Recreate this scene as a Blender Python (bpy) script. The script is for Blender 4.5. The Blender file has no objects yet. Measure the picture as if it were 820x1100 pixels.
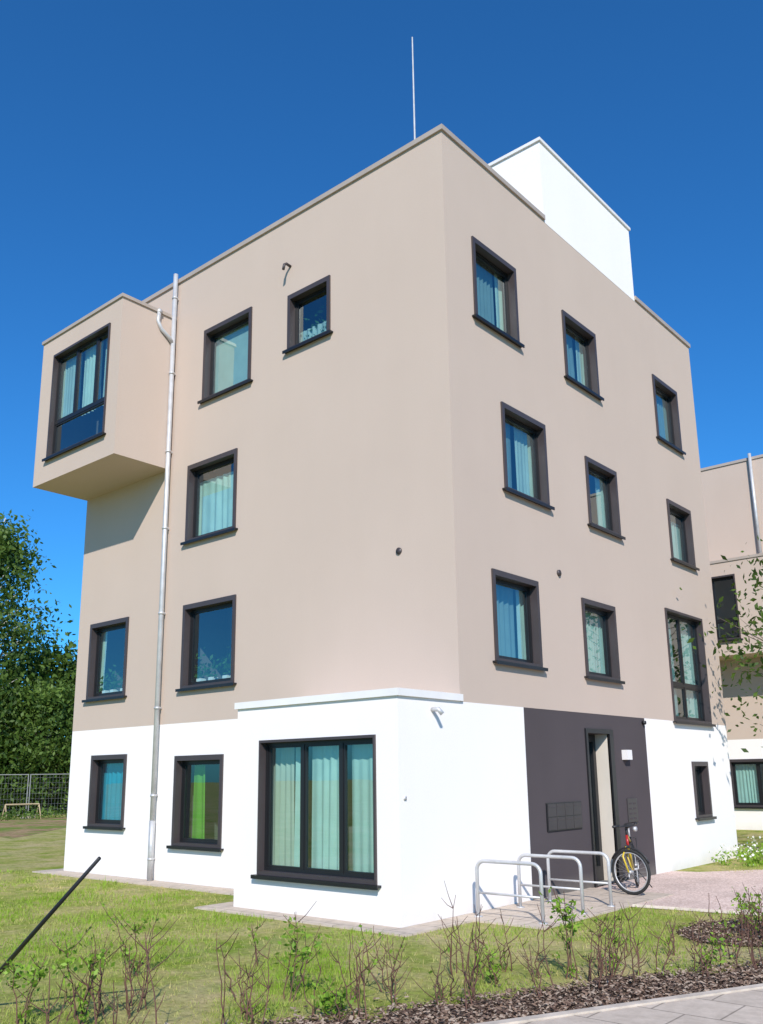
import bpy, math, random
import numpy as np
from mathutils import Vector, Euler, Matrix
random.seed(7); rng=np.random.default_rng(7)
scene=bpy.context.scene
H=11.358; ZB=2.632; L=9.398; W=9.509; D=1.282; A=2.913; HB=2.728
OW=2.851; OE=1.213; OZ1=7.394; OZ2=10.552
TY1,TY2,TH=3.022,6.661,12.959

# ------------------------------------------------------------ materials
def new_mat(name):
    m=bpy.data.materials.new(name); m.use_nodes=True
    nt=m.node_tree; b=nt.nodes["Principled BSDF"]; return m,nt,b
def N(nt,t,**k):
    n=nt.nodes.new(t)
    for a,v in k.items(): setattr(n,a,v)
    return n
def pos(nt): return N(nt,'ShaderNodeNewGeometry').outputs['Position']
def noise(nt,scale,detail=4,rough=.55,vec=None):
    n=N(nt,'ShaderNodeTexNoise'); n.inputs['Scale'].default_value=scale; n.inputs['Detail'].default_value=detail; n.inputs['Roughness'].default_value=rough
    nt.links.new(vec if vec else pos(nt),n.inputs['Vector']); return n.outputs['Fac']
def ramp(nt,fac,stops):
    r=N(nt,'ShaderNodeValToRGB'); e=r.color_ramp.elements
    while len(e)<len(stops): e.new(.5)
    for el,(p,c) in zip(e,stops): el.position=p; el.color=(*c,1)
    nt.links.new(fac,r.inputs['Fac']); return r.outputs['Color']
def mix(nt,fac,a,b,mode='MIX'):
    m=N(nt,'ShaderNodeMix',data_type='RGBA',blend_type=mode)
    if hasattr(fac,'links'): nt.links.new(fac,m.inputs[0])
    else: m.inputs[0].default_value=fac
    for s,i in ((a,6),(b,7)):
        if hasattr(s,'links'): nt.links.new(s,m.inputs[i])
        else: m.inputs[i].default_value=(*s,1)
    return m.outputs[2]
def bump(nt,b,h,strength,dist):
    n=N(nt,'ShaderNodeBump'); n.inputs['Strength'].default_value=strength; n.inputs['Distance'].default_value=dist
    nt.links.new(h,n.inputs['Height']); nt.links.new(n.outputs[0],b.inputs['Normal'])
def simple(name,c,rough=.6,metal=0,var=.12,scale=3.,bs=0,bd=.002,bscale=200,spec=.5):
    m,nt,b=new_mat(name)
    f=noise(nt,scale)
    col=ramp(nt,f,[(.3,tuple(x*(1-var) for x in c)),(.7,tuple(min(1,x*(1+var)) for x in c))])
    nt.links.new(col,b.inputs['Base Color']); b.inputs['Roughness'].default_value=rough; b.inputs['Metallic'].default_value=metal
    b.inputs['Specular IOR Level'].default_value=spec
    if bs: bump(nt,b,noise(nt,bscale,3),bs,bd)
    return m
def stucco(name,c,var=.022):
    m,nt,b=new_mat(name)
    big=noise(nt,.45,5,.6); 
    col=ramp(nt,big,[(.3,tuple(x*(1-var) for x in c)),(.7,tuple(min(.92,x*(1+var)) for x in c))])
    fine=noise(nt,60,3,.7)
    col=mix(nt,1.0,col,ramp(nt,fine,[(.3,(.94,.94,.94)),(.7,(1,1,1))]),'MULTIPLY')
    mp=N(nt,'ShaderNodeMapping'); mp.inputs['Scale'].default_value=(1.6,1.6,.4); nt.links.new(pos(nt),mp.inputs['Vector'])
    st=noise(nt,.8,5,.6,mp.outputs[0])
    col=mix(nt,1.0,col,ramp(nt,st,[(.28,(.98,.978,.975)),(.6,(1,1,1))]),'MULTIPLY')
    sx=N(nt,'ShaderNodeSeparateXYZ'); nt.links.new(pos(nt),sx.inputs[0])
    mr=N(nt,'ShaderNodeMapRange'); mr.inputs[1].default_value=0; mr.inputs[2].default_value=.25; mr.inputs[3].default_value=.45; mr.inputs[4].default_value=0; nt.links.new(sx.outputs[2],mr.inputs[0])
    mu=N(nt,'ShaderNodeMath',operation='MULTIPLY'); nt.links.new(mr.outputs[0],mu.inputs[0]); nt.links.new(noise(nt,5,5,.7),mu.inputs[1])
    col=mix(nt,mu.outputs[0],col,(.42,.38,.30))
    nt.links.new(col,b.inputs['Base Color']); b.inputs['Roughness'].default_value=.92; b.inputs['Specular IOR Level'].default_value=.15
    bump(nt,b,noise(nt,160,3,.7),.35,.003)
    return m
M_beige=stucco("beige_render",(.565,.446,.368))
M_white=stucco("white_render",(.90,.845,.81),.01)
M_dark=stucco("dark_grey_render",(.086,.071,.074),.08)
M_surr=simple("anthracite_metal",(.056,.044,.045),.45,0,.1,2)
M_mail=simple("mailbox_metal",(.045,.038,.040),.4,0,.1,2)
M_frame=simple("window_frame_black",(.014,.014,.016),.35,0,.1,2)
M_cop=simple("coping_metal",(.44,.36,.30),.5,.1,.08,2)
M_copw=simple("coping_white",(.80,.76,.73),.45,0,.05,2)
M_galv=simple("galvanised_steel",(.54,.53,.53),.5,.35,.12,6)
M_wire=simple("weathered_wire",(.28,.28,.27),.6,.2,.12,6)
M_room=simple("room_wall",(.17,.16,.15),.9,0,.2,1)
M_reveal=simple("door_reveal",(.62,.55,.47),.7,0,.05,2)
M_roof=simple("roof_gravel",(.25,.24,.22),.9,0,.3,30)
def glassmat():
    m=bpy.data.materials.new("window_glass"); m.use_nodes=True; nt=m.node_tree; nt.nodes.clear()
    out=N(nt,'ShaderNodeOutputMaterial'); t=N(nt,'ShaderNodeBsdfTransparent'); t.inputs[0].default_value=(.74,.91,.89,1)
    g=N(nt,'ShaderNodeBsdfGlossy'); g.inputs['Color'].default_value=(.88,.98,1,1); g.inputs['Roughness'].default_value=.01
    ge=N(nt,'ShaderNodeNewGeometry'); dt=N(nt,'ShaderNodeVectorMath',operation='DOT_PRODUCT'); nt.links.new(ge.outputs['Normal'],dt.inputs[0]); nt.links.new(ge.outputs['Incoming'],dt.inputs[1])
    ab=N(nt,'ShaderNodeMath',operation='ABSOLUTE'); nt.links.new(dt.outputs['Value'],ab.inputs[0])
    su=N(nt,'ShaderNodeMath',operation='SUBTRACT'); su.inputs[0].default_value=1; nt.links.new(ab.outputs[0],su.inputs[1])
    pw=N(nt,'ShaderNodeMath',operation='POWER'); pw.inputs[1].default_value=4; nt.links.new(su.outputs[0],pw.inputs[0])
    ma=N(nt,'ShaderNodeMath',operation='MULTIPLY_ADD'); ma.inputs[1].default_value=.8; ma.inputs[2].default_value=.20; ma.use_clamp=True
    nt.links.new(pw.outputs[0],ma.inputs[0])
    bn=N(nt,'ShaderNodeBump'); bn.inputs['Strength'].default_value=.05; bn.inputs['Distance'].default_value=.02
    nt.links.new(noise(nt,1.2,2),bn.inputs['Height']); nt.links.new(bn.outputs[0],g.inputs['Normal'])
    ms=N(nt,'ShaderNodeMixShader'); nt.links.new(ma.outputs[0],ms.inputs[0]); nt.links.new(t.outputs[0],ms.inputs[1]); nt.links.new(g.outputs[0],ms.inputs[2])
    nt.links.new(ms.outputs[0],out.inputs[0]); return m
M_glass=glassmat()
def cloth(n,c): return simple(n,c,.9,0,.06,4)
C_white=cloth("curtain_white",(.60,.62,.58)); C_mint=cloth("curtain_mint",(.49,.60,.55)); C_turq=cloth("curtain_turquoise",(.02,.30,.44))
C_green=cloth("curtain_green",(.15,.36,.035)); C_grey=cloth("blind_pale",(.38,.47,.45)); C_sheer=cloth("curtain_sheer_blue",(.17,.25,.27))
C_warm=cloth("curtain_cream",(.50,.50,.42))
def leafmat(name,lo,hi,trans=.35,spec=.3):
    m,nt,b=new_mat(name)
    at=N(nt,'ShaderNodeAttribute',attribute_name="tone")
    col=ramp(nt,at.outputs['Fac'],[(0,lo),(1,hi)])
    nt.links.new(col,b.inputs['Base Color']); b.inputs['Roughness'].default_value=.55; b.inputs['Specular IOR Level'].default_value=spec
    if trans:
        tr=N(nt,'ShaderNodeBsdfTranslucent'); nt.links.new(mix(nt,.35,col,(.25,.35,.03)),tr.inputs[0])
        ms=N(nt,'ShaderNodeMixShader'); ms.inputs[0].default_value=trans
        out=[n for n in nt.nodes if n.type=='OUTPUT_MATERIAL'][0]
        nt.links.new(b.outputs[0],ms.inputs[1]); nt.links.new(tr.outputs[0],ms.inputs[2]); nt.links.new(ms.outputs[0],out.inputs[0])
    return m
M_leaf=leafmat("tree_foliage",(.04,.085,.015),(.17,.26,.05))
M_leafd=leafmat("shrub_foliage",(.02,.05,.01),(.10,.17,.025))
M_leafy=leafmat("young_leaves",(.11,.23,.02),(.30,.47,.05))
M_plant=leafmat("house_plant",(.05,.16,.03),(.15,.38,.06))
M_bark=simple("bark",(.16,.13,.10),.9,0,.3,10,.5,.01,20)
M_birch=simple("birch_bark",(.5,.48,.44),.8,0,.4,4)
M_twig=simple("twig",(.13,.062,.042),.8,0,.3,8)

# ------------------------------------------------------------ mesh builder
class MB:
    def __init__(s): s.v=[]; s.f=[]; s.m=[]; s.mats=[]; s.tone=None
    def mi(s,m):
        if m not in s.mats: s.mats.append(m)
        return s.mats.index(m)
    def face(s,pts,m):
        n=len(s.v); s.v+= [tuple(p) for p in pts]; s.f.append(tuple(range(n,n+len(pts)))); s.m.append(s.mi(m))
    def hexa(s,c,m):
        n=len(s.v); s.v+=[tuple(p) for p in c]; k=s.mi(m)
        for q in ((0,3,2,1),(4,5,6,7),(0,1,5,4),(1,2,6,5),(2,3,7,6),(3,0,4,7)): s.f.append(tuple(n+i for i in q)); s.m.append(k)
    def box(s,x0,x1,y0,y1,z0,z1,m): s.hexa([(x0,y0,z0),(x1,y0,z0),(x1,y1,z0),(x0,y1,z0),(x0,y0,z1),(x1,y0,z1),(x1,y1,z1),(x0,y1,z1)],m)
    def tube(s,pts,r,m,n=8,r1=None,closed=False,cap=True):
        pts=[Vector(p) for p in pts]; k=s.mi(m); rings=[]; T=len(pts)
        up=None
        for i,p in enumerate(pts):
            if closed: d=pts[(i+1)%T]-pts[i-1]
            else: d=(pts[min(i+1,T-1)]-pts[max(i-1,0)])
            if d.length<1e-9: d=Vector((0,0,1))
            d.normalize()
            if up is None:
                up=Vector((0,0,1)) if abs(d.z)<.9 else Vector((1,0,0))
            a=d.cross(up)
            if a.length<1e-4: a=d.cross(Vector((.3,1,.2)))
            a.normalize(); b=a.cross(d).normalized(); up=b
            rr=r if r1 is None else r+(r1-r)*i/max(1,T-1)
            st=len(s.v)
            for j in range(n):
                t=2*math.pi*j/n; s.v.append(tuple(p+a*math.cos(t)*rr+b*math.sin(t)*rr))
            rings.append(st)
        R=len(rings)
        for i in range(R if closed else R-1):
            A0=rings[i]; B0=rings[(i+1)%R]
            for j in range(n): s.f.append((A0+j,A0+(j+1)%n,B0+(j+1)%n,B0+j)); s.m.append(k)
        if cap and not closed and n>3:
            s.f.append(tuple(rings[0]+j for j in range(n))[::-1]); s.m.append(k)
            s.f.append(tuple(rings[-1]+j for j in range(n))); s.m.append(k)
    def obj(s,name,parent=None,smooth=False):
        me=bpy.data.meshes.new(name); me.from_pydata(s.v,[],s.f)
        for m in s.mats: me.materials.append(m)
        me.polygons.foreach_set("material_index",s.m)
        if smooth: me.polygons.foreach_set("use_smooth",[True]*len(s.f))
        me.update(); o=bpy.data.objects.new(name,me); bpy.context.collection.objects.link(o)
        if parent: o.parent=parent
        return o
def empty(name,loc=(0,0,0)):
    o=bpy.data.objects.new(name,None); bpy.context.collection.objects.link(o); o.location=loc; return o

# facade coordinate frames: h along wall, z up, o outward
def TL(y0): return lambda h,z,o:(h,y0-o,z)
def TR(x0): return lambda h,z,o:(x0+o,h,z)
def fbox(mb,T,h0,h1,z0,z1,o0,o1,m):
    mb.hexa([T(h0,z0,o0),T(h1,z0,o0),T(h1,z0,o1),T(h0,z0,o1),T(h0,z1,o0),T(h1,z1,o0),T(h1,z1,o1),T(h0,z1,o1)],m)
def wall(mb,T,h0,h1,z0,z1,holes,matf,extra_h=(),extra_z=()):
    hs=sorted({h0,h1,*extra_h,*[x for q in holes for x in q[:2]]}); zs=sorted({z0,z1,*extra_z,*[x for q in holes for x in q[2:]]})
    hs=[x for x in hs if h0<=x<=h1]; zs=[x for x in zs if z0<=x<=z1]
    for a,b in zip(hs,hs[1:]):
        for c,d in zip(zs,zs[1:]):
            hc=(a+b)/2; zc=(c+d)/2
            if any(q[0]<hc<q[1] and q[2]<zc<q[3] for q in holes): continue
            mb.face([T(a,c,0),T(b,c,0),T(b,d,0),T(a,d,0)],matf(hc,zc))
def curtain(mb,T,h0,h1,z0,z1,o,m,amp=.022,pitch=.11,seed=0):
    n=max(8,int((h1-h0)/.016)); r=random.Random(seed); ph=r.random()*6; pitch*=r.uniform(.8,1.5); sw=r.uniform(-.05,.05)
    pr=None; k=mb.mi(m)
    for i in range(n+1):
        h=h0+(h1-h0)*i/n; w=math.sin(h*2*math.pi/pitch+ph+1.6*math.sin(h*5+ph))*amp*(.6+.4*math.sin(h*9+ph))
        i0=len(mb.v); mb.v+=[T(h+.012*math.sin(h*20)+sw*i/n,z0,o+w*1.3),T(h,z1,o+w*.8)]
        if pr is not None: mb.f.append((pr,i0,i0+1,pr+1)); mb.m.append(k)
        pr=i0
def leafquad(mb,c,s,m,r):
    d=Vector((r.gauss(0,1),r.gauss(0,1),r.gauss(0,1))).normalized(); e=d.orthogonal().normalized()
    e.rotate(Matrix.Rotation(r.random()*6.28,3,d)); g=d.cross(e)
    mb.face([c-e*s,c-g*s*.45,c+e*s,c+g*s*.45],m)
def window(name,T,h0,h1,z0,z1,parent,cols=(.5,),transom=None,curt=(),single=True,room=1.2,band=.085,dep=.105,seed=0,blind=None,plants=0,splits=None,sill=True):
    mb=MB(); bb=.045
    fbox(mb,T,h0,h1,z1-band,z1,-dep,.03,M_surr); fbox(mb,T,h0,h1,z0,z0+bb,-dep,.028,M_surr)
    fbox(mb,T,h0,h0+band*.75,z0+bb,z1-band,-dep,.03,M_surr); fbox(mb,T,h1-band*.75,h1,z0+bb,z1-band,-dep,.03,M_surr)
    if sill:
        fbox(mb,T,h0-.06,h1+.06,z0-.028,z0-.002,-.01,.08,M_frame); fbox(mb,T,h0-.06,h1+.06,z0-.05,z0-.029,.06,.079,M_frame)
    a,b,c,d=h0+band*.75,h1-band*.75,z0+bb,z1-band
    fw=.038
    fo0,fo1=-dep-.06,-dep+.010
    fbox(mb,T,a,b,d-fw,d,fo0,fo1,M_frame); fbox(mb,T,a,b,c,c+fw,fo0,fo1,M_frame)
    fbox(mb,T,a,a+fw,c+fw,d-fw,fo0,fo1,M_frame); fbox(mb,T,b-fw,b,c+fw,d-fw,fo0,fo1,M_frame)
    a+=fw;b-=fw;c+=fw;d-=fw
    cells=[]
    rows=[(c,d)]
    if transom:
        fbox(mb,T,a,b,transom-.03,transom+.03,fo0+.003,fo1-.003,M_frame); rows=[(c,transom-.03),(transom+.03,d)]
    for ri,(r0,r1) in enumerate(rows):
        sp=list(splits) if splits else []
        if transom and ri==0 and splits and len(splits)>1: sp=[]
        xs=[a]+sum([[a+(b-a)*s-.022,a+(b-a)*s+.022] for s in sp],[])+[b]
        for s in sp: fbox(mb,T,a+(b-a)*s-.022,a+(b-a)*s+.022,r0,r1,fo0+.004,fo1-.004,M_frame)
        for i in range(0,len(xs),2): cells.append((xs[i],xs[i+1],r0,r1))
    for (x0,x1,y0,y1) in cells:
        s=.032; q0,q1=-dep-.05,-dep-.004
        fbox(mb,T,x0,x1,y1-s,y1,q0,q1,M_frame); fbox(mb,T,x0,x1,y0,y0+s,q0,q1,M_frame)
        fbox(mb,T,x0,x0+s,y0+s,y1-s,q0,q1,M_frame); fbox(mb,T,x1-s,x1,y0+s,y1-s,q0,q1,M_frame)
        g=-dep-.025
        mb.face([T(x0+s,y0+s,g),T(x1-s,y0+s,g),T(x1-s,y1-s,g),T(x0+s,y1-s,g)],M_glass)
    for i,(f0,f1,t0,t1,m) in enumerate(curt):
        curtain(mb,T,a+(b-a)*f0-.12*(f0==0),a+(b-a)*f1+.12*(f1==1),c+(d-c)*t0-.04*(t0==0),c+(d-c)*t1+.04*(t1==1),-dep-.12-.02*i,m,seed=seed+i)
    if blind:
        fr,m=blind; zz=d-(d-c)*fr
        mb.face([T(a-.08,zz,-dep-.075),T(b+.08,zz,-dep-.075),T(b+.08,d+.04,-dep-.075),T(a-.08,d+.04,-dep-.075)],m)
        fbox(mb,T,a-.02,b+.02,zz-.02,zz-.001,-dep-.083,-dep-.067,m)
    r=random.Random(seed+5)
    for p in range(plants):
        hc=a+(b-a)*(p+.5)/plants+r.uniform(-.08,.08); 
        fbox(mb,T,hc-.06,hc+.06,c-.03,c+.10,-dep-.22,-dep-.10,M_white)
        for q in range(60):
            cc=Vector(T(hc+r.gauss(0,.11),c+.12+abs(r.gauss(0,.19)),-dep-.16+r.gauss(0,.03))); leafquad(mb,cc,r.uniform(.03,.07),M_plant,r)
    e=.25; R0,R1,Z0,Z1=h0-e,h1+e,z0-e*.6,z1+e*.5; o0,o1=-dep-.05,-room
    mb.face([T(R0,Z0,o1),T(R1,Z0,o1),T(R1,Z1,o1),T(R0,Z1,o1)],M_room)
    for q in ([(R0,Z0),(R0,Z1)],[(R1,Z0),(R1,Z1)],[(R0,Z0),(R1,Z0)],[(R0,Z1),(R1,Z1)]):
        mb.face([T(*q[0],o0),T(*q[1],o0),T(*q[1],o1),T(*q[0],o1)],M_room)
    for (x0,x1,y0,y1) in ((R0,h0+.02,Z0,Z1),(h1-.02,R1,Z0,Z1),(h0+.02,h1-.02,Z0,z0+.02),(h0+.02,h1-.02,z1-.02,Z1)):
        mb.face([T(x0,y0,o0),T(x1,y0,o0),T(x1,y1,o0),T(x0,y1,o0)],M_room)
    o=mb.obj(name,parent); return o
def inset(q,i=.02): return (q[0]+i,q[1]-i,q[2]+i,q[3]-i)

# ------------------------------------------------------------ main building
B=empty("apartment_building")
left=TL(0); right=TR(0)
LW=[("window_l1",(-5.62,-4.28,8.50,9.93),dict(blind=(1.0,C_grey))),
("window_l2",(-3.34,-2.34,8.74,9.77),dict(curt=[(0,1,0,.40,C_grey)],plants=2)),
("window_l3",(-5.97,-4.59,5.86,7.32),dict(curt=[(0,1,0,.88,C_mint)])),
("window_l4",(-5.95,-4.53,3.22,4.70),dict(plants=4)),
("window_l5",(-8.94,-7.64,3.22,4.71),dict(plants=4,curt=[(0,.12,.1,1,C_mint)])),
("window_l6",(-8.63,-7.48,.86,2.15),dict(curt=[(.0,.75,0,1,C_turq)])),
("window_l7",(-6.03,-4.75,.61,2.08),dict(curt=[(.12,.40,0,1,C_green),(.9,1,0,1,C_warm)]))]
RW=[("window_r1",(.69,1.93,8.44,9.80),dict(curt=[(.84,1,0,1,C_mint),(0,.8,0,1,C_sheer)])),
("window_r2",(3.45,4.68,8.42,9.70),dict(curt=[(.78,1,0,1,C_grey),(0,.7,0,1,C_sheer)])),
("window_r3",(7.22,8.46,8.40,9.80),dict(curt=[(.3,1,0,1,C_sheer)])),
("window_r4",(1.31,2.60,5.86,7.26),dict(curt=[(.55,1,0,1,C_grey),(0,.5,0,1,C_sheer)])),
("window_r5",(3.95,5.13,5.86,7.10),dict(curt=[(.7,1,0,1,C_grey)])),
("window_r6",(7.40,8.60,5.86,7.12),dict(curt=[(.3,1,0,.85,C_grey)])),
("window_r7",(.86,2.11,3.24,4.56),dict(curt=[(.86,1,0,1,C_grey),(0,.8,0,1,C_sheer)])),
("window_r8",(3.49,4.67,3.22,4.51),dict(curt=[(.45,1,0,1,C_grey)])),
("window_r9",(6.84,8.67,2.63,4.79),dict(splits=(.5,),transom=3.35,band=.05,curt=[(.2,.42,.0,1,C_sheer),(.7,1,0,1,C_grey)])),
("window_r10",(7.49,8.25,.85,1.89),dict(curt=[(0,.5,0,1,C_grey)]))]
DOOR=(3.38,4.12,.0,2.32); PANEL=(1.55,5.55)
mb=MB()
wall(mb,left,-L,0,-.15,H-.05,[inset(q) for _,q,_ in LW],lambda h,z:M_beige if z>ZB else M_white,extra_z=(ZB,))
def rm(h,z):
    if z>ZB: return M_beige
    return M_dark if PANEL[0]<h<PANEL[1] else M_white
wall(mb,right,0,W,-.15,H-.05,[inset(q) for _,q,_ in RW]+[DOOR],rm,extra_z=(ZB,),extra_h=PANEL)
mb.face([(-L,0,-.15),(-L,W,-.15),(-L,W,ZB),(-L,0,ZB)],M_white); mb.face([(-L,0,ZB),(-L,W,ZB),(-L,W,H-.05),(-L,0,H-.05)],M_beige)
mb.face([(-L,W,-.15),(0,W,-.15),(0,W,ZB),(-L,W,ZB)],M_white); mb.face([(-L,W,ZB),(0,W,ZB),(0,W,H-.05),(-L,W,H-.05)],M_beige)
mb.obj("walls",B)
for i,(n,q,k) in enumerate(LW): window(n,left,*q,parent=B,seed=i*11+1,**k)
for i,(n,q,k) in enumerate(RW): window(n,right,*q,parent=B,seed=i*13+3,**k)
mb=MB(); mb.face([(-L+.02,.02,H-.45),(-.02,.02,H-.45),(-.02,W-.02,H-.45),(-L+.02,W-.02,H-.45)],M_roof); 
pt=.32
mb.face([(-L+pt,pt,H-.45),(-pt,pt,H-.45),(-pt,pt,H-.05),(-L+pt,pt,H-.05)],M_beige); mb.face([(-pt,pt,H-.45),(-pt,W-pt,H-.45),(-pt,W-pt,H-.05),(-pt,pt,H-.05)],M_beige)
mb.obj("roof",B)
mb=MB(); e=.035; z0,z1=H-.085,H
mb.box(-L-e,e,-e,pt+.02,z0,z1,M_cop)
mb.box(-pt-.02,e,pt+.02,TY1-.002,z0,z1,M_cop); mb.box(-pt-.02,e,TY2+.002,W+e,z0,z1,M_cop)
mb.box(-L-e,-L+pt,pt+.02,W+e,z0,z1,M_cop); mb.box(-L+pt,-pt-.02,W-pt,W+e,z0,z1,M_cop)
mb.obj("roof_coping",B)
mb=MB(); mb.box(-3.6,.004,TY1,TY2,H-.12,TH-.06,M_white); mb.box(-3.64,.035,TY1-.035,TY2+.035,TH-.06,TH,M_copw)
mb.obj("stair_tower",B)
mb=MB(); mb.tube([(-2.44,2.5,H-.45),(-2.44,2.5,13.6)],.03,M_galv,8); mb.tube([(-2.44,2.5,13.6),(-2.44,2.5,16.33)],.02,M_galv,8,r1=.014)
mb.box(-2.64,-2.24,2.3,2.7,H-.449,H-.36,M_roof)
mb.tube([(-8.6,1.2,H-.4),(-8.6,1.2,H+.25)],.012,M_galv,6)
mb.obj("lightning_mast",B)
OX1=-L+OW; TO=TL(-OE); q=(-8.91,-6.90,7.86,10.08)
mb=MB(); zt=OZ2-.05
wall(mb,TO,-L,OX1,OZ1,zt,[inset(q)],lambda h,z:M_beige)
mb.face([(-L,-OE,OZ1),(-L,0,OZ1),(-L,0,zt),(-L,-OE,zt)],M_beige); mb.face([(OX1,-OE,OZ1),(OX1,0,OZ1),(OX1,0,zt),(OX1,-OE,zt)],M_beige)
mb.face([(-L,-OE,OZ1),(OX1,-OE,OZ1),(OX1,0,OZ1),(-L,0,OZ1)],M_beige)
mb.box(-L-.03,OX1+.03,-OE-.03,-.002,zt-.015,OZ2,M_cop)
mb.tube([(-8.9,-.5,OZ2),(-8.9,-.5,OZ2+.22)],.04,M_galv,8)
mb.obj("oriel",B)
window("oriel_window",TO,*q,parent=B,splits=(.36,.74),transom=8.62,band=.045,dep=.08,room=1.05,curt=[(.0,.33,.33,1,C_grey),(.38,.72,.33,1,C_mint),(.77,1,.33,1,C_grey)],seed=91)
TB=TL(-D); q=(-2.43,-.35,.46,2.19)
mb=MB(); zt=HB-.08
wall(mb,TB,-A,0,-.15,zt,[inset(q)],lambda h,z:M_white)
mb.face([(-A,-D,-.15),(-A,0,-.15),(-A,0,zt),(-A,-D,zt)],M_white); mb.face([(0,-D,-.15),(0,0,-.15),(0,0,zt),(0,-D,zt)],M_white)
mb.box(-A-.035,.035,-D-.035,.0-.002,zt-.01,HB,M_copw); mb.box(.003,.033,-.0015,.03,zt-.01,HB,M_copw)
mb.obj("bay",B)
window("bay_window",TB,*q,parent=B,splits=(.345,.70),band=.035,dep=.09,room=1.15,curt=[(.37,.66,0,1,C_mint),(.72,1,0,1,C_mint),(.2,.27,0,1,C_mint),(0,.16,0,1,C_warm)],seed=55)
mb=MB(); h0,h1,z0,z1=DOOR; dp=-.30
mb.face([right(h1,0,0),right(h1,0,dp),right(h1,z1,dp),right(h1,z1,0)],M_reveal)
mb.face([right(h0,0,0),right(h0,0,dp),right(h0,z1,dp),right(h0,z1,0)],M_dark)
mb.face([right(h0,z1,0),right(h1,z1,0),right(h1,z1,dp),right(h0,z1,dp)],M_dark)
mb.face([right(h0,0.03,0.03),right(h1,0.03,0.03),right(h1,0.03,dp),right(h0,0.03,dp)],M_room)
fbox(mb,right,h0,h0+.09,.03,z1,dp,dp+.06,M_frame); fbox(mb,right,h1-.09,h1,.03,z1,dp,dp+.06,M_frame); fbox(mb,right,h0+.09,h1-.09,z1-.12,z1,dp,dp+.06,M_frame); fbox(mb,right,h0+.09,h1-.09,.03,.25,dp,dp+.06,M_frame)
mb.face([right(h0,0,dp+.01),right(h1,0,dp+.01),right(h1,z1,dp+.01),right(h0,z1,dp+.01)],M_glass)
mb.face([right(h0,0,dp-.3),right(h1,0,dp-.3),right(h1,z1,dp-.3),right(h0,z1,dp-.3)],M_frame)
fbox(mb,right,h1,h1+.13,.0,z1+.07,-.02,.03,M_frame); fbox(mb,right,h0-.06,h0,.0,z1+.07,-.02,.03,M_frame); fbox(mb,right,h0,h1,z1,z1+.07,-.02,.03,M_frame)
mb.tube([right(h0+.16,.8,dp+.12),right(h0+.16,1.5,dp+.12)],.015,M_galv,8)
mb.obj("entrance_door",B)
mb=MB(); fbox(mb,right,2.02,3.04,.89,1.285,-.01,.018,M_frame)
for i in range(4):
    for j in range(2):
        a=2.04+i*.247; c=.905+j*.188; fbox(mb,right,a,a+.236,c,c+.178,.018,.026,M_mail); fbox(mb,right,a+.03,a+.206,c+.13,c+.146,.026,.030,M_surr)
fbox(mb,right,4.62,4.98,.90,1.28,-.01,.018,M_mail)
for j in range(4):
    for i in range(2): fbox(mb,right,4.67+i*.15,4.76+i*.15,.945+j*.08,.97+j*.08,.018,.023,M_dark)
mb.obj("mailbox_panel",B)
mb=MB(); fbox(mb,right,4.57,4.75,1.91,2.07,-.01,.10,M_copw); mb.obj("entrance_lamp",B)
mb=MB(); px=-6.5
mb.tube([(px,-.09,.0),(px,-.09,11.44)],.045,M_galv,12)
for z in (.35,1.4,2.9,4.6,6.2,7.7,9.3,10.9):
    mb.tube([(px,-.09,z),(px,-.09,z+.04)],.056,M_galv,12); mb.box(px-.01,px+.01,-.05,.01,z,z+.04,M_galv)
mb.tube([(px,-.09,.06),(px,-.09,1.0)],.052,M_galv,12)
mb.tube([(px-.02,-.42,10.50),(px-.02,-.44,10.30),(px-.02,-.36,10.16),(px,-.2,10.05),(px,-.1,9.95)],.04,M_galv,10)
mb.tube([(px-.10,-.42,10.47),(px+.02,-.42,10.52)],.045,M_galv,10)
mb.obj("drainpipe",B,True)
mb=MB()
mb.tube([right(2.79,4.81,-.01),right(2.79,4.81,.03)],.05,M_surr,14); mb.tube([left(-.98,4.83,-.01),left(-.98,4.83,.02)],.05,M_surr,14)
mb.tube([left(-3.30,10.33,-.01),left(-3.30,10.34,.10),left(-3.30,10.30,.15),left(-3.30,10.20,.17)],.025,M_surr,10)
mb.tube([right(-.61,2.50,-.01),right(-.61,2.50,.10),right(-.58,2.44,.14)],.03,M_galv,10)
mb.tube([right(5.46,2.55,0),right(5.46,2.55,.06)],.035,M_frame,10)
fbox(mb,right,-1.2,-1.16,1.42,1.46,-.01,.015,M_galv)
mb.obj("wall_fittings",B,True)

# ------------------------------------------------------------ second building
B2=empty("neighbouring_apartment_building")
Y2=18.3; T2=TL(Y2); X0,X1=-12.,9.; 
ws=[("window_1",(-3.18,-1.55,.66,2.05),dict(splits=(.5,),curt=[(0,.45,0,1,C_mint)])),("window_2",(.4,1.7,.66,2.05),{}),
("window_3",(.9,2.2,3.2,4.6),{}),("window_4",(.9,2.2,5.9,7.3),{}),("window_5",(.9,2.2,8.5,9.9),{}),("window_6",(-5.8,-4.4,3.2,4.6),{}),("window_7",(-5.8,-4.4,8.5,9.9),{})]
mb=MB(); wall(mb,T2,X0,X1,-.15,H-.05,[inset(q) for _,q,_ in ws],lambda h,z:M_beige if z>ZB else M_white,extra_z=(ZB,))
for (x,) in ((X0,),(X1,)):
    mb.face([(x,Y2,-.15),(x,Y2+10,-.15),(x,Y2+10,ZB),(x,Y2,ZB)],M_white); mb.face([(x,Y2,ZB),(x,Y2+10,ZB),(x,Y2+10,H-.05),(x,Y2,H-.05)],M_beige)
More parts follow.
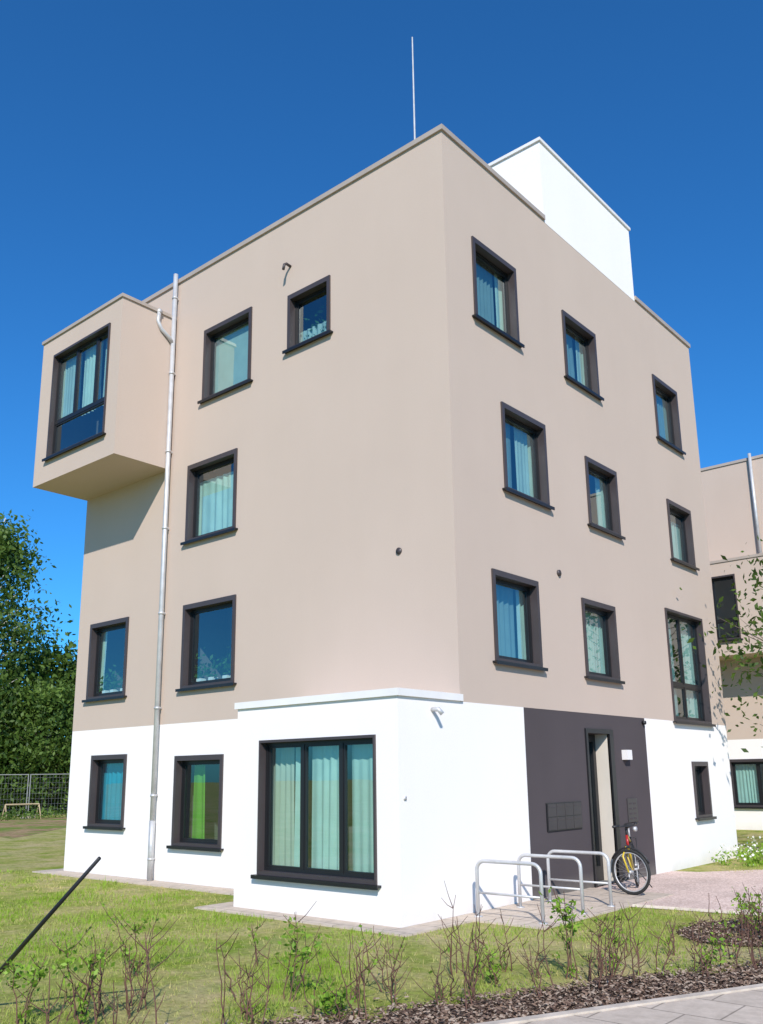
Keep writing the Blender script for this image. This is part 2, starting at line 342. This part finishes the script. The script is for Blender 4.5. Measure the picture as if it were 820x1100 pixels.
mb.face([(X0,Y2+10,-.15),(X1,Y2+10,-.15),(X1,Y2+10,H-.05),(X0,Y2+10,H-.05)],M_beige); mb.face([(X0,Y2,H-.4),(X1,Y2,H-.4),(X1,Y2+10,H-.4),(X0,Y2+10,H-.4)],M_roof)
mb.obj("walls",B2)
for i,(n,q,k) in enumerate(ws): window(n,T2,*q,parent=B2,seed=200+i*7,**k)
mb=MB(); mb.box(X0-e,X1+e,Y2-e,Y2+.3,H-.085,H,M_cop); mb.box(X0-e,X0+.3,Y2+.3,Y2+10,H-.085,H,M_cop); mb.box(X1-.3,X1+e,Y2+.3,Y2+10,H-.085,H,M_cop); mb.obj("roof_coping",B2)
T2o=TL(17.1); q=(-3.5,-2.02,5.50,7.46); mb=MB()
wall(mb,T2o,-4.0,-.3,5.05,7.9,[inset(q)],lambda h,z:M_beige)
for x in (-4.,-.3): mb.face([(x,17.1,5.05),(x,Y2,5.05),(x,Y2,7.9),(x,17.1,7.9)],M_beige)
mb.face([(-4.,17.1,5.05),(-.3,17.1,5.05),(-.3,Y2,5.05),(-4.,Y2,5.05)],M_beige); mb.box(-4.03,-.27,17.07,Y2-.002,7.87,7.95,M_cop); mb.obj("oriel",B2)
window("oriel_window",T2o,*q,parent=B2,splits=(.5,),transom=6.1,band=.05,dep=.10,room=1.0,seed=301)
mb=MB(); mb.tube([(-1.55,Y2-.09,7.95),(-1.55,Y2-.09,H+.1)],.05,M_galv,10); mb.obj("drainpipe",B2,True)

# ------------------------------------------------------------ ground
def sheet(name,poly,z,m):
    mb=MB(); mb.face([(x,y,z) for x,y in poly],m); return mb.obj(name)
def slab(name,poly,z0,z1,m):
    mb=MB(); n=len(poly); mb.face([(x,y,z1) for x,y in poly],m)
    for i in range(n):
        a,b=poly[i],poly[(i+1)%n]; mb.face([(*a,z0),(*b,z0),(*b,z1),(*a,z1)],m)
    return mb.obj(name)
def grassmat():
    m,nt,b=new_mat("lawn_ground")
    a=noise(nt,.42,6,.62); c=noise(nt,14,5,.7); d2=noise(nt,1.9,5,.65)
    col=ramp(nt,a,[(.36,(.18,.27,.025)),(.47,(.32,.34,.06)),(.55,(.50,.41,.19)),(.75,(.58,.47,.29))])
    col=mix(nt,.5,col,ramp(nt,d2,[(.38,(.16,.27,.025)),(.60,(.54,.44,.23))]))
    col=mix(nt,.8,col,ramp(nt,c,[(.3,(.5,.5,.46)),(.7,(1.25,1.25,1.2))]),'MULTIPLY')
    nt.links.new(col,b.inputs['Base Color']); b.inputs['Roughness'].default_value=.95; b.inputs['Specular IOR Level'].default_value=.05
    bump(nt,b,noise(nt,35,5,.7),.8,.025); return m
M_grass=grassmat()
g=300; mbg=MB(); mbg.face([(-g,-g,0),(g,-g,0),(g,g,0),(-g,g,0)],M_grass); mbg.obj("ground")
def granular(name,cols,sc,bs=.8,bd=.01,green=None):
    m,nt,b=new_mat(name); v=N(nt,'ShaderNodeTexVoronoi'); v.inputs['Scale'].default_value=sc; nt.links.new(pos(nt),v.inputs['Vector'])
    sp=N(nt,'ShaderNodeSeparateColor'); nt.links.new(v.outputs['Color'],sp.inputs[0])
    col=ramp(nt,sp.outputs[0],cols); col=mix(nt,.6,col,ramp(nt,noise(nt,1.5,5),[(.3,(.75,.75,.75)),(.7,(1.15,1.15,1.15))]),'MULTIPLY')
    if green: col=mix(nt,ramp(nt,noise(nt,.5,6,.7),[(.46,(0,0,0)),(.56,(1,1,1))]),col,green)
    nt.links.new(col,b.inputs['Base Color']); b.inputs['Roughness'].default_value=.9; b.inputs['Specular IOR Level'].default_value=.1
    bump(nt,b,v.outputs['Distance'],bs,bd); return m
M_gravel=granular("reddish_gravel",[(0,(.50,.36,.30)),(.5,(.66,.50,.43)),(1,(.80,.65,.58))],55,.5,.006)
M_mulch=granular("bark_mulch",[(0,(.05,.03,.022)),(.6,(.15,.095,.065)),(1,(.28,.20,.15))],45,1,.03)
M_soil=granular("soil",[(0,(.26,.17,.09)),(1,(.42,.29,.16))],6,.4,.03,(.16,.22,.04))
def paving(name,c,sc):
    m,nt,b=new_mat(name); br=N(nt,'ShaderNodeTexBrick'); br.offset=.5
    br.inputs['Scale'].default_value=sc; br.inputs['Color1'].default_value=(*c,1); br.inputs['Color2'].default_value=(*[x*.92 for x in c],1); br.inputs['Mortar'].default_value=(*[x*.5 for x in c],1)
    br.inputs['Mortar Size'].default_value=.008; br.inputs['Brick Width'].default_value=.5; br.inputs['Row Height'].default_value=.5
    nt.links.new(pos(nt),br.inputs['Vector'])
    col=mix(nt,.8,br.outputs['Color'],ramp(nt,noise(nt,9,6,.7),[(.3,(.75,.74,.72)),(.7,(1.1,1.1,1.1))]),'MULTIPLY')
    nt.links.new(col,b.inputs['Base Color']); b.inputs['Roughness'].default_value=.85; b.inputs['Specular IOR Level'].default_value=.1; bump(nt,b,noise(nt,80,4),.3,.004); return m
M_pave=paving("concrete_paving",(.60,.50,.41),1.0)
M_kerb=simple("kerb_concrete",(.54,.46,.38),.85,0,.2,6,.4,.004,60,.1)
slab("concrete_apron",[(-L-.4,-.42),(-A-.4,-.42),(-A-.4,-D-.34),(.34,-D-.34),(.34,-.35),(1.3,-.35),(1.3,3.2),(.0,3.2),(-.5,3.2),(-.5,.5),(-L-.4,.5)],-.05,.02,M_pave)
sheet("gravel_path",[(-.3,3.2),(1.3,3.2),(1.3,1.78),(7.5,2.5),(16,4.5),(16,10),(3,9.0),(1.3,7.4),(.45,6.3),(-.3,6.1)],.008,M_gravel)
mb=MB(); mb.tube([(1.34,1.80,.012),(7.5,2.52,.012),(16,4.52,.012)],.03,M_kerb,4); mb.obj("path_edging")
d=Vector((.433,.902,0)).normalized(); nrm=Vector((d.y,-d.x,0)); K=Vector((3.17,-3.71,0))
def KL(t,s): p=K+d*t+nrm*s; return (p.x,p.y)
slab("pavement",[KL(-30,0.12),KL(30,0.12),KL(30,3.4),KL(-30,3.4)],-.1,.035,M_pave)
slab("kerb",[KL(-30,.04),KL(30,.04),KL(30,.118),KL(-30,.118)],-.1,.05,M_kerb)
sheet("asphalt_road",[KL(-60,3.5),KL(60,3.5),KL(60,10),KL(-60,10)],.008,simple("asphalt",(.055,.055,.058),.85,0,.2,20,.5,.006,90))
r=random.Random(3)
edge=[KL(-12+i*.2, -.50-.3*r.random()-.12*math.sin(i*.31)) for i in range(148)]
sheet("mulch_bed",[KL(-12,.039),KL(17.5,.039)]+edge[::-1],.012,M_mulch)
cx,cy=3.15,.75
sheet("mulch_patch",[(cx+.62*math.cos(t*.3142)*(1+.12*r.random()),cy+.85*math.sin(t*.3142)*(1+.12*r.random())) for t in range(20)],.010,M_mulch)
mb=MB()
def chip(x,y,z,r):
    a=r.random()*6.28; l=r.uniform(.005,.021); w=l*r.uniform(.3,.6); ti=r.uniform(-.5,.5); ca,sa=math.cos(a),math.sin(a)
    return [(x+ca*l-sa*w,y+sa*l+ca*w,z+ti*l),(x-ca*l-sa*w,y-sa*l+ca*w,z-ti*l),(x-ca*l+sa*w,y-sa*l-ca*w,z-ti*l+.006),(x+ca*l+sa*w,y+sa*l-ca*w,z+ti*l+.006)]
M_chip=[simple("chip_a",(.22,.14,.095),.9),simple("chip_b",(.10,.058,.04),.9),simple("chip_c",(.36,.27,.20),.9)]
for i in range(15000):
    x,y=KL(r.uniform(-4,6),-min(1.15,abs(r.gauss(0,.45))) if i%5==0 else -r.random()*.78); mb.face(chip(x,y,.018+r.random()*.012,r),r.choice(M_chip))
for i in range(2000):
    a=r.random()*6.28; q=math.sqrt(r.random()); mb.face(chip(cx+.7*q*math.cos(a),cy+.95*q*math.sin(a),.018+r.random()*.012,r),r.choice(M_chip))
mb.obj("mulch_chips")
sheet("soil_strip",[(-20,4.4),(-24,5.2),(-34,9.5),(-31,17),(-27,16),(-25,9.5),(-21,5.6)],.006,M_soil)
def is_lawn(x,y):
    if x>-L-.45 and x<.42 and y>-.46: return False
    if x>-A-.45 and x<.38 and y>-D-.38: return False
    if 0<x<1.34 and -.4<y<3.2: return False
    if y>1.78+.117*(x-1.3) and x>1.25 and y<7.4: return False
    if 0<=x<1.4 and 3.2<y<6.5: return False
    s=(x-K.x)*nrm.x+(y-K.y)*nrm.y
    return s<-.62
def blades(name,n,fr,lr,hmin,hmax,m,keep=1.):
    V=[];F=[];tone=[]
    c=Vector((6.8365,-9.5471)); cnt=0; rr=random.Random(11)
    while cnt<n:
        f=fr[0]+(fr[1]-fr[0])*rr.random()**1.35; l=rr.uniform(lr[0],lr[1])*f
        x=c.x-.652*f+.758*l; y=c.y+.758*f+.652*l; cnt+=1
        if not is_lawn(x,y): continue
        pz=math.sin(x*1.3+1.3*math.sin(y*1.1))*math.sin(y*1.5+1.7*math.sin(x*.8))+.6*math.sin(x*3.3+y*2.1)
        if pz<-.05 and rr.random()<.8: continue
        h=rr.uniform(hmin,hmax)*(1.45 if pz>.5 else 1)*(1+ (f-5)*.02)
        if rr.random()<.012: h*=2.4
        a=rr.random()*6.28; w=.0028*(1+(f-5)*.16); dx,dy=math.cos(a)*w,math.sin(a)*w
        lx,ly=rr.gauss(0,.45)*h,rr.gauss(0,.45)*h; k=len(V)
        V+=[(x-dx,y-dy,-.005),(x+dx,y+dy,-.005),(x+lx,y+ly,h)]; F.append((k,k+1,k+2)); t=min(1,max(0,.5+.35*pz+rr.gauss(0,.2))); tone+=[t,t,t]
    me=bpy.data.meshes.new(name); me.from_pydata(V,[],F); at=me.attributes.new("tone",'FLOAT','POINT'); at.data.foreach_set("value",tone); me.materials.append(m); me.update()
    o=bpy.data.objects.new(name,me); bpy.context.collection.objects.link(o)
M_blade=leafmat("grass_blades",(.54,.45,.19),(.22,.38,.025),.25,.08)
blades("lawn_grass",120000,(4.3,18),(-.47,.47),.012,.045,M_blade)

# ------------------------------------------------------------ vegetation
class Leaves:
    def __init__(s): s.P=[];s.S=[];s.T=[]
    def add(s,P,S,T): s.P.append(P);s.S.append(S);s.T.append(T)
    def obj(s,name,m,parent=None,asp=.5):
        P=np.concatenate(s.P);S=np.concatenate(s.S)[:,None];T=np.concatenate(s.T); n=len(P)
        dd=rng.normal(size=(n,3)); dd/=np.linalg.norm(dd,axis=1)[:,None]; u=np.cross(dd,rng.normal(size=(n,3))); u/=np.linalg.norm(u,axis=1)[:,None]; w=np.cross(dd,u)
        V=np.stack([P-u*S,P-w*S*asp,P+u*S,P+w*S*asp],1).reshape(-1,3)
        me=bpy.data.meshes.new(name); me.vertices.add(4*n); me.vertices.foreach_set("co",V.ravel()); me.loops.add(4*n); me.loops.foreach_set("vertex_index",np.arange(4*n)); me.polygons.add(n); me.polygons.foreach_set("loop_start",np.arange(0,4*n,4))
        me.update(calc_edges=True); at=me.attributes.new("tone",'FLOAT','POINT'); at.data.foreach_set("value",np.repeat(np.clip(T,0,1),4).astype(np.float32)); me.materials.append(m)
        o=bpy.data.objects.new(name,me); bpy.context.collection.objects.link(o)
        if parent: o.parent=parent
        return o
def tree(name,x,y,h,rad,clumps,per,leaf,m,bark,base=.25,seed=0,shape=1.,csz=.16,droop=0):
    r=random.Random(seed); E=empty(name); mb=MB(); LV=Leaves()
    tr=max(.05,h*.014); pts=[(x+r.gauss(0,.01)*h*i*.25,y+r.gauss(0,.01)*h*i*.25,h*.92*i/8) for i in range(9)]
    mb.tube(pts,tr,bark,8,r1=tr*.2)
    for c in range(clumps):
        t=r.random(); zc=h*(base+(1-base)*t); prof=math.sin(math.pi*min(1,max(.05,(t*.86+.12))))**.6
        a=r.random()*6.283; q=math.sqrt(r.uniform(.1,1))*rad*prof*r.uniform(.75,1.2)
        p=np.array([x+q*math.cos(a),y+q*math.sin(a),zc])
        zz=max(h*base*.6,zc-q*.7); tp=Vector((x,y,zz)); mid=(tp+Vector(p))/2+Vector((0,0,.05*h*r.random()))
        if c%2==0: mb.tube([tp,mid,Vector(p)],tr*.28,bark,4,r1=tr*.05)
        n=int(per*r.uniform(.5,1.4)); sg=rad*csz*r.uniform(.6,1.4)
        P=p+rng.normal(size=(n,3))*np.array([sg*1.1,sg*1.1,sg*.8]); P[:,2]-=droop*np.abs(rng.normal(size=n))*sg
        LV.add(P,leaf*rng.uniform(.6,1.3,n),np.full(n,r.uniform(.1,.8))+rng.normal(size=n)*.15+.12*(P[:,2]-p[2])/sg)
    mb.obj("trunk_and_limbs",E,True); LV.obj("crown",m,E)
tree("birch_tree",-42.3,13.9,16.4,3.1,115,115,.16,M_leaf,M_birch,.2,1,csz=.16,droop=1.6)
tree("birch_tree",-47.5,10.5,15,3.6,90,100,.19,M_leaf,M_birch,.2,2,csz=.16,droop=1.2)
tree("deciduous_tree",-43,18,9.6,4,100,120,.19,M_leafd,M_bark,.05,3,csz=.18)
tree("deciduous_tree",-40.5,20.5,8.6,3.6,80,120,.18,M_leafd,M_bark,.05,4,csz=.18)
tree("deciduous_tree",-39,24.5,9,3.6,60,110,.2,M_leafd,M_bark,.05,5,csz=.18)
tree("deciduous_tree",-38.5,15.6,6.4,3.0,100,130,.14,M_leaf,M_bark,.02,6,csz=.2)
tree("deciduous_tree",-40.5,11.5,7.4,3.4,100,130,.15,M_leafd,M_bark,.02,8,csz=.2)
LV=Leaves()
for i in range(200):
    t=i/200; x=-70+30*t+random.gauss(0,3); y=-20+85*t+random.gauss(0,3); z=random.uniform(.5,8); n=50; sg=1.7
    LV.add(np.array([x,y,z])+rng.normal(size=(n,3))*sg*np.array([1,1,.8]),.33*rng.uniform(.6,1.3,n),np.full(n,random.uniform(.1,.8))+rng.normal(size=n)*.15)
LV.obj("distant_trees",M_leafd)
# rough weeds along the site fence
LV=Leaves()
for i in range(170):
    t=random.uniform(0,17); x=-36.2+.447*t+random.gauss(0,1.0); y=5.6+.894*t+random.gauss(0,.8); n=16; hh=random.uniform(.15,.6)
    LV.add(np.array([x,y,hh*.5])+rng.normal(size=(n,3))*np.array([.25,.25,hh*.3]),rng.uniform(.05,.11,n),rng.uniform(.1,.8,n))
LV.obj("weeds",M_leaf)
tree("young_tree",1.65,9.75,6.0,1.9,60,30,.075,M_leafd,M_bark,.42,21,csz=.19)
def sapling(mb,LV,x,y,h,nst,leaf,r,spread=.22,br=(1,4)):
    for s in range(nst):
        a=r.random()*6.28; ln=h*r.uniform(.6,1.); ox,oy=r.gauss(0,.03),r.gauss(0,.03); k=spread*r.uniform(.2,1.3)
        pts=[]; wx=wy=0
        for i in range(7):
            t=i/6; wx+=r.gauss(0,.015); wy+=r.gauss(0,.015)
            pts.append(Vector((x+ox+math.cos(a)*k*t*ln+wx,y+oy+math.sin(a)*k*t*ln+wy,ln*t-.02)))
        mb.tube(pts,.0072,M_twig,4,r1=.0026,cap=False)
        for b in range(r.randint(*br)):
            i=r.randint(1,5); p=pts[i]; ba=r.random()*6.28; bl=r.uniform(.06,.26)*h/.55
            q=p+Vector((math.cos(ba)*bl*.8,math.sin(ba)*bl*.8,bl*.7)); mid=(p+q)/2+Vector((0,0,-.015)); mb.tube([p,mid,q],.0045,M_twig,3,r1=.002,cap=False)
            if leaf:
                n=int(leaf*r.uniform(3,8)); tt=rng.random((n,1)); P=np.array(p)*(1-tt)+np.array(q)*tt+rng.normal(size=(n,3))*.022
                LV.add(P,rng.uniform(.013,.032,n),rng.uniform(.1,1,n))
        if leaf:
            n=int(leaf*9); P=np.array(pts[-2])+rng.normal(size=(n,3))*.045; LV.add(P,rng.uniform(.014,.034,n),rng.uniform(.1,1,n))
r=random.Random(17); mb=MB(); LV=Leaves()
for i in range(105):
    t=r.uniform(-5.2,4.8); s=-r.choice([.6,.95,1.5])+r.gauss(0,.14); x,y=KL(t,s)
    sapling(mb,LV,x,y,r.uniform(.30,.74),r.choice([1,1,2,2,3]),.2 if r.random()<.12 else 0,r)
o=mb.obj("sapling_hedge",None,True); LV.obj("leaves",M_leafy,o)
def leafy(x,y,h,nst,leaf,seed,spread=.3):
    r=random.Random(seed); mb=MB(); LV=Leaves(); sapling(mb,LV,x,y,h,nst,leaf,r,spread,(2,5)); o=mb.obj("leafy_sapling",None,True); LV.obj("leaves",M_leafy,o)
for (x,y,h,n,lf,sd) in [(.45,-6.05,.5,3,1.8,1),(.75,-5.75,.6,3,2.2,2),(-.35,-4.55,.65,3,1.6,3),(1.35,-4.35,.72,3,2.2,4),(1.75,-3.6,.6,3,.5,5),(2.35,-2.9,.42,3,.8,6),(2.75,-2.35,.75,4,2.6,7),(2.85,-1.9,.5,3,1.4,8),
    (3.05,.9,.5,5,1.0,9),(3.35,.55,.45,4,.9,10),(.2,-3.6,.5,2,.5,11),(2.0,-4.5,.26,4,1.8,12),(3.6,-1.3,.3,3,1.2,14),(3.3,-.4,.4,3,.5,15)]: leafy(x,y,h,n,lf,sd)
mb=MB(); LV=Leaves(); FL=Leaves()
for i in range(130):
    x=random.uniform(.25,1.3); y=random.uniform(7.6,13.5); n=26; hh=random.uniform(.12,.38)
    LV.add(np.array([x,y,hh*.5])+rng.normal(size=(n,3))*np.array([.09,.09,hh*.3]),rng.uniform(.02,.045,n),rng.uniform(.2,1,n))
    if i%2==0:
        n=7; FL.add(np.array([x,y,hh])+rng.normal(size=(n,3))*np.array([.08,.08,.04]),rng.uniform(.015,.03,n),rng.uniform(0,1,n))
o=LV.obj("flower_bed",M_leafy); FL.obj("blossoms",cloth("blossom",(.75,.72,.66)),o,1.)

# ------------------------------------------------------------ bicycle stands
for y in (-.1,.85,1.6):
    mb=MB(); x0,x1,hh,rc=.24,1.14,.67,.11; pts=[(x0,y,0.0)]
    for k in range(7): a=math.pi/2*k/6; pts.append((x0+rc-rc*math.cos(a),y,hh-rc+rc*math.sin(a)))
    for k in range(7): a=math.pi/2*k/6; pts.append((x1-rc+rc*math.sin(a),y,hh-rc+rc*math.cos(a)))
    pts.append((x1,y,0)); mb.tube(pts,.022,M_galv,12); mb.tube([(x0,y,.30),(x1,y,.30)],.014,M_galv,10)
    for x in (x0,x1): mb.tube([(x,y,.018),(x,y,.03)],.055,M_galv,12)
    mb.obj("bicycle_stand",None,True)
# ------------------------------------------------------------ bicycle
M_tyre=simple("tyre",(.02,.02,.02),.7); M_red=simple("red_paint",(.35,.02,.02),.3); M_yel=simple("yellow_paint",(.58,.42,.03),.3); M_blk=simple("black_plastic",(.02,.02,.022),.5)
def bicycle(loc,yaw,steer,lean):
    E=empty("bicycle",loc); E.rotation_euler=(lean,0,yaw); R=.31
    def wheel(c,rot,name):
        mb=MB(); M=Matrix.Rotation(rot,3,'Z')
        def P(a,r,o=0): return Vector(c)+M@Vector((math.cos(a)*r,o,math.sin(a)*r))
        mb.tube([P(2*math.pi*i/40,R-.02) for i in range(40)],.021,M_tyre,8,closed=True); mb.tube([P(2*math.pi*i/40,R-.048) for i in range(40)],.010,M_galv,6,closed=True)
        mb.tube([P(0,0,-.045),P(0,0,.045)],.022,M_galv,10)
        for i in range(24): a=2*math.pi*i/24; mb.tube([P(a+.25*(1 if i%2 else -1),.02,.03*(1 if i%4<2 else -1)),P(a,R-.05)],.0013,M_galv,3,cap=False)
        mb.obj(name,E,True)
    wb=1.02; rw=(0,0,R); fw=(wb,0,R)
    wheel(rw,0,"rear_wheel"); wheel(fw,steer,"front_wheel")
    mb=MB(); bb=Vector((.43,0,.29)); st=Vector((.30,0,.74)); h1=Vector((.84,0,.80)); h0=Vector((.88,0,.64))
    for a,b,rr,m in ((bb,st,.016,M_blk),(st+Vector((.01,0,-.06)),h1,.016,M_yel),(bb,h0,.019,M_yel),(h0,h1,.02,M_red)): mb.tube([a,b],rr,m,10)
    for s in (-.05,.05):
        mb.tube([bb+Vector((0,s*.5,0)),Vector((0,s,R))],.010,M_blk,8); mb.tube([st+Vector((0,s*.4,-.04)),Vector((0,s,R))],.009,M_blk,8)
    mb.obj("frame",E,True)
    mb=MB(); M=Matrix.Rotation(steer,3,'Z')
    def Q(x,y,z): return Vector(fw)+M@Vector((x,y,z))
    crown=Vector((.89,0,.63))
    for s in (-.055,.055): mb.tube([Q(0,s,0),Q(-.06,s,.22),crown+M@Vector((0,s,.02))],.012,M_yel,8)
    mb.tube([crown+M@Vector((0,-.065,.02)),crown+M@Vector((0,.065,.02))],.017,M_blk,8)
    stem=Vector((.82,0,.90)); mb.tube([h1,stem],.014,M_blk,8); f=stem+M@Vector((.07,0,.02)); mb.tube([stem,f],.014,M_blk,8)
    mb.tube([f+M@Vector((-.06,-.30,.02)),f+M@Vector((0,-.12,.01)),f,f+M@Vector((0,.12,.01)),f+M@Vector((-.06,.30,.02))],.012,M_blk,8)
    for s in (-1,1): mb.tube([f+M@Vector((-.07,s*.33,.02)),f+M@Vector((-.04,s*.22,.02))],.018,M_blk,8)
    mb.tube([f+M@Vector((.06,0,-.04)),f+M@Vector((.10,0,-.04))],.035,M_galv,10)
    mb.tube([Q(math.cos(a)*(R+.02),0,math.sin(a)*(R+.02)) for a in [math.radians(20+i*14) for i in range(10)]],.014,M_blk,6)
    mb.obj("fork_and_handlebar",E,True)
    mb=MB(); mb.tube([st,Vector((.27,0,.88))],.013,M_galv,8)
    sp=[((.14,.08),.06),((.20,.075),.055),((.27,.05),.045),((.36,.022),.03),((.42,.012),.02)]
    pr=None
    for (x,w),t in sp:
        ring=[(x,w*math.cos(k*math.pi/4),.91+t*.5*math.sin(k*math.pi/4)) for k in range(8)]
        if pr: 
            for k in range(8): mb.face([pr[k],pr[(k+1)%8],ring[(k+1)%8],ring[k]],M_blk)
        else: mb.face(ring,M_blk)
        pr=ring
    mb.face(pr,M_blk); mb.obj("saddle",E,True)
    mb=MB(); mb.tube([bb+Vector((0,-.06,0)),bb+Vector((0,.06,0))],.018,M_galv,8)
    mb.tube([bb+Vector((.09*math.cos(a),-.045,.09*math.sin(a))) for a in [i*.3142 for i in range(20)]],.006,M_blk,5,closed=True)
    mb.tube([bb+Vector((0,-.07,0)),bb+Vector((.12,-.07,-.11))],.009,M_galv,6); mb.tube([bb+Vector((0,.07,0)),bb+Vector((-.12,.07,.11))],.009,M_galv,6)
    mb.box(bb.x+.07,bb.x+.17,-.17,-.08,bb.z-.125,bb.z-.10,M_blk); mb.box(bb.x-.17,bb.x-.07,.08,.17,bb.z+.10,bb.z+.125,M_blk)
    for z in (.03,-.03): mb.tube([bb+Vector((0,-.045,z*2.5)),Vector((0,-.045,R+z))],.004,M_blk,4)
    mb.tube([Vector((.36,.05,.27)),Vector((.30,.22,.01))],.008,M_blk,6)
    for s in(-.06,.06): mb.tube([Vector((-.02,s,R)),Vector((-.12,s,.70))],.006,M_blk,6); mb.tube([Vector((-.16,s,.70)),Vector((.26,s,.72))],.006,M_blk,6)
    mb.tube([Vector((-.16,-.06,.70)),Vector((-.16,.06,.70))],.006,M_blk,6)
    mb.obj("drivetrain_and_rack",E,True)
bicycle((.52,3.72,.02),math.radians(-68),math.radians(62),math.radians(4))

# ------------------------------------------------------------ slanted stake
mb=MB(); mb.tube([(-.47,-6,-.02),(.4,-6,.59),(1.25,-6,1.18)],.021,simple("black_rod",(.012,.012,.014),.45),10,r1=.013); mb.obj("slanted_garden_stake",None,True)
# ------------------------------------------------------------ site fence
F=empty("construction_fence"); p=Vector((-36.6,5.9,0)); dr=Vector((.45,.9,0)).normalized()
for k in range(5):
    mb=MB(); a=p+dr*(k*3.5); b=a+dr*3.4
    up=Vector((0,0,1))
    mb.tube([a,a+up*2],.025,M_wire,6); mb.tube([b,b+up*2],.025,M_wire,6)
    for z in (.15,1.98): mb.tube([a+up*z,b+up*z],.02,M_wire,6)
    for i in range(1,24): q=a+dr*(3.4*i/24); mb.tube([q+up*.15,q+up*1.98],.0045,M_wire,3,cap=False)
    for i in range(1,8): mb.tube([a+up*(.15+i*.24),b+up*(.15+i*.24)],.0045,M_wire,3,cap=False)
    mb.box(a.x-.12,a.x+.12,a.y-.3,a.y+.3,0,.14,M_kerb)
    mb.obj("fence_panel_%d"%(k+1),F)
mb=MB(); M_wood=simple("raw_timber",(.42,.32,.19),.8)
for s in (0,1.5):
    x,y=-33.4+s*.35,11.0+s*.9
    mb.tube([(x-.25,y,0),(x,y,.65)],.03,M_wood,4); mb.tube([(x+.25,y,0),(x,y,.65)],.03,M_wood,4)
mb.tube([(-33.4,11.0,.64),(-32.87,12.35,.64)],.04,M_wood,4); mb.obj("timber_trestle")

# ------------------------------------------------------------ light, sky, camera
trav=Vector((-1.1,1.21,-1.16)).normalized()
sd=bpy.data.lights.new("sun",'SUN'); sd.energy=5.0; sd.angle=math.radians(.53); sd.color=(1,.95,.885)
so=bpy.data.objects.new("sun",sd); bpy.context.collection.objects.link(so); so.rotation_euler=trav.to_track_quat('-Z','Y').to_euler(); so.location=(20,-20,25)
w=bpy.data.worlds.new("World"); scene.world=w; w.use_nodes=True; nt=w.node_tree; bg=nt.nodes["Background"]
sk=nt.nodes.new('ShaderNodeTexSky'); sk.sky_type='NISHITA'; sk.sun_disc=False; sk.sun_elevation=math.asin(-trav.z); sk.sun_rotation=math.atan2(-trav.x,-trav.y)
sk.air_density=1.0; sk.dust_density=.5; sk.ozone_density=3.0; sk.altitude=200
tint=mix(nt,1.0,sk.outputs[0],(.24,.84,1.36),'MULTIPLY')
nt.links.new(tint,bg.inputs[0]); bg.inputs[1].default_value=.125
cd=bpy.data.cameras.new("camera"); co=bpy.data.objects.new("camera",cd); bpy.context.collection.objects.link(co)
co.location=(6.8365,-9.5471,1.7); co.rotation_euler=(1.7981,.0131,.7100)
cd.sensor_fit='HORIZONTAL'; cd.sensor_width=36; cd.lens=36*955.708/820; cd.shift_y=62.56/820; cd.clip_end=2000
scene.camera=co
scene.view_settings.view_transform='Standard'; scene.view_settings.look='None'; scene.view_settings.exposure=0
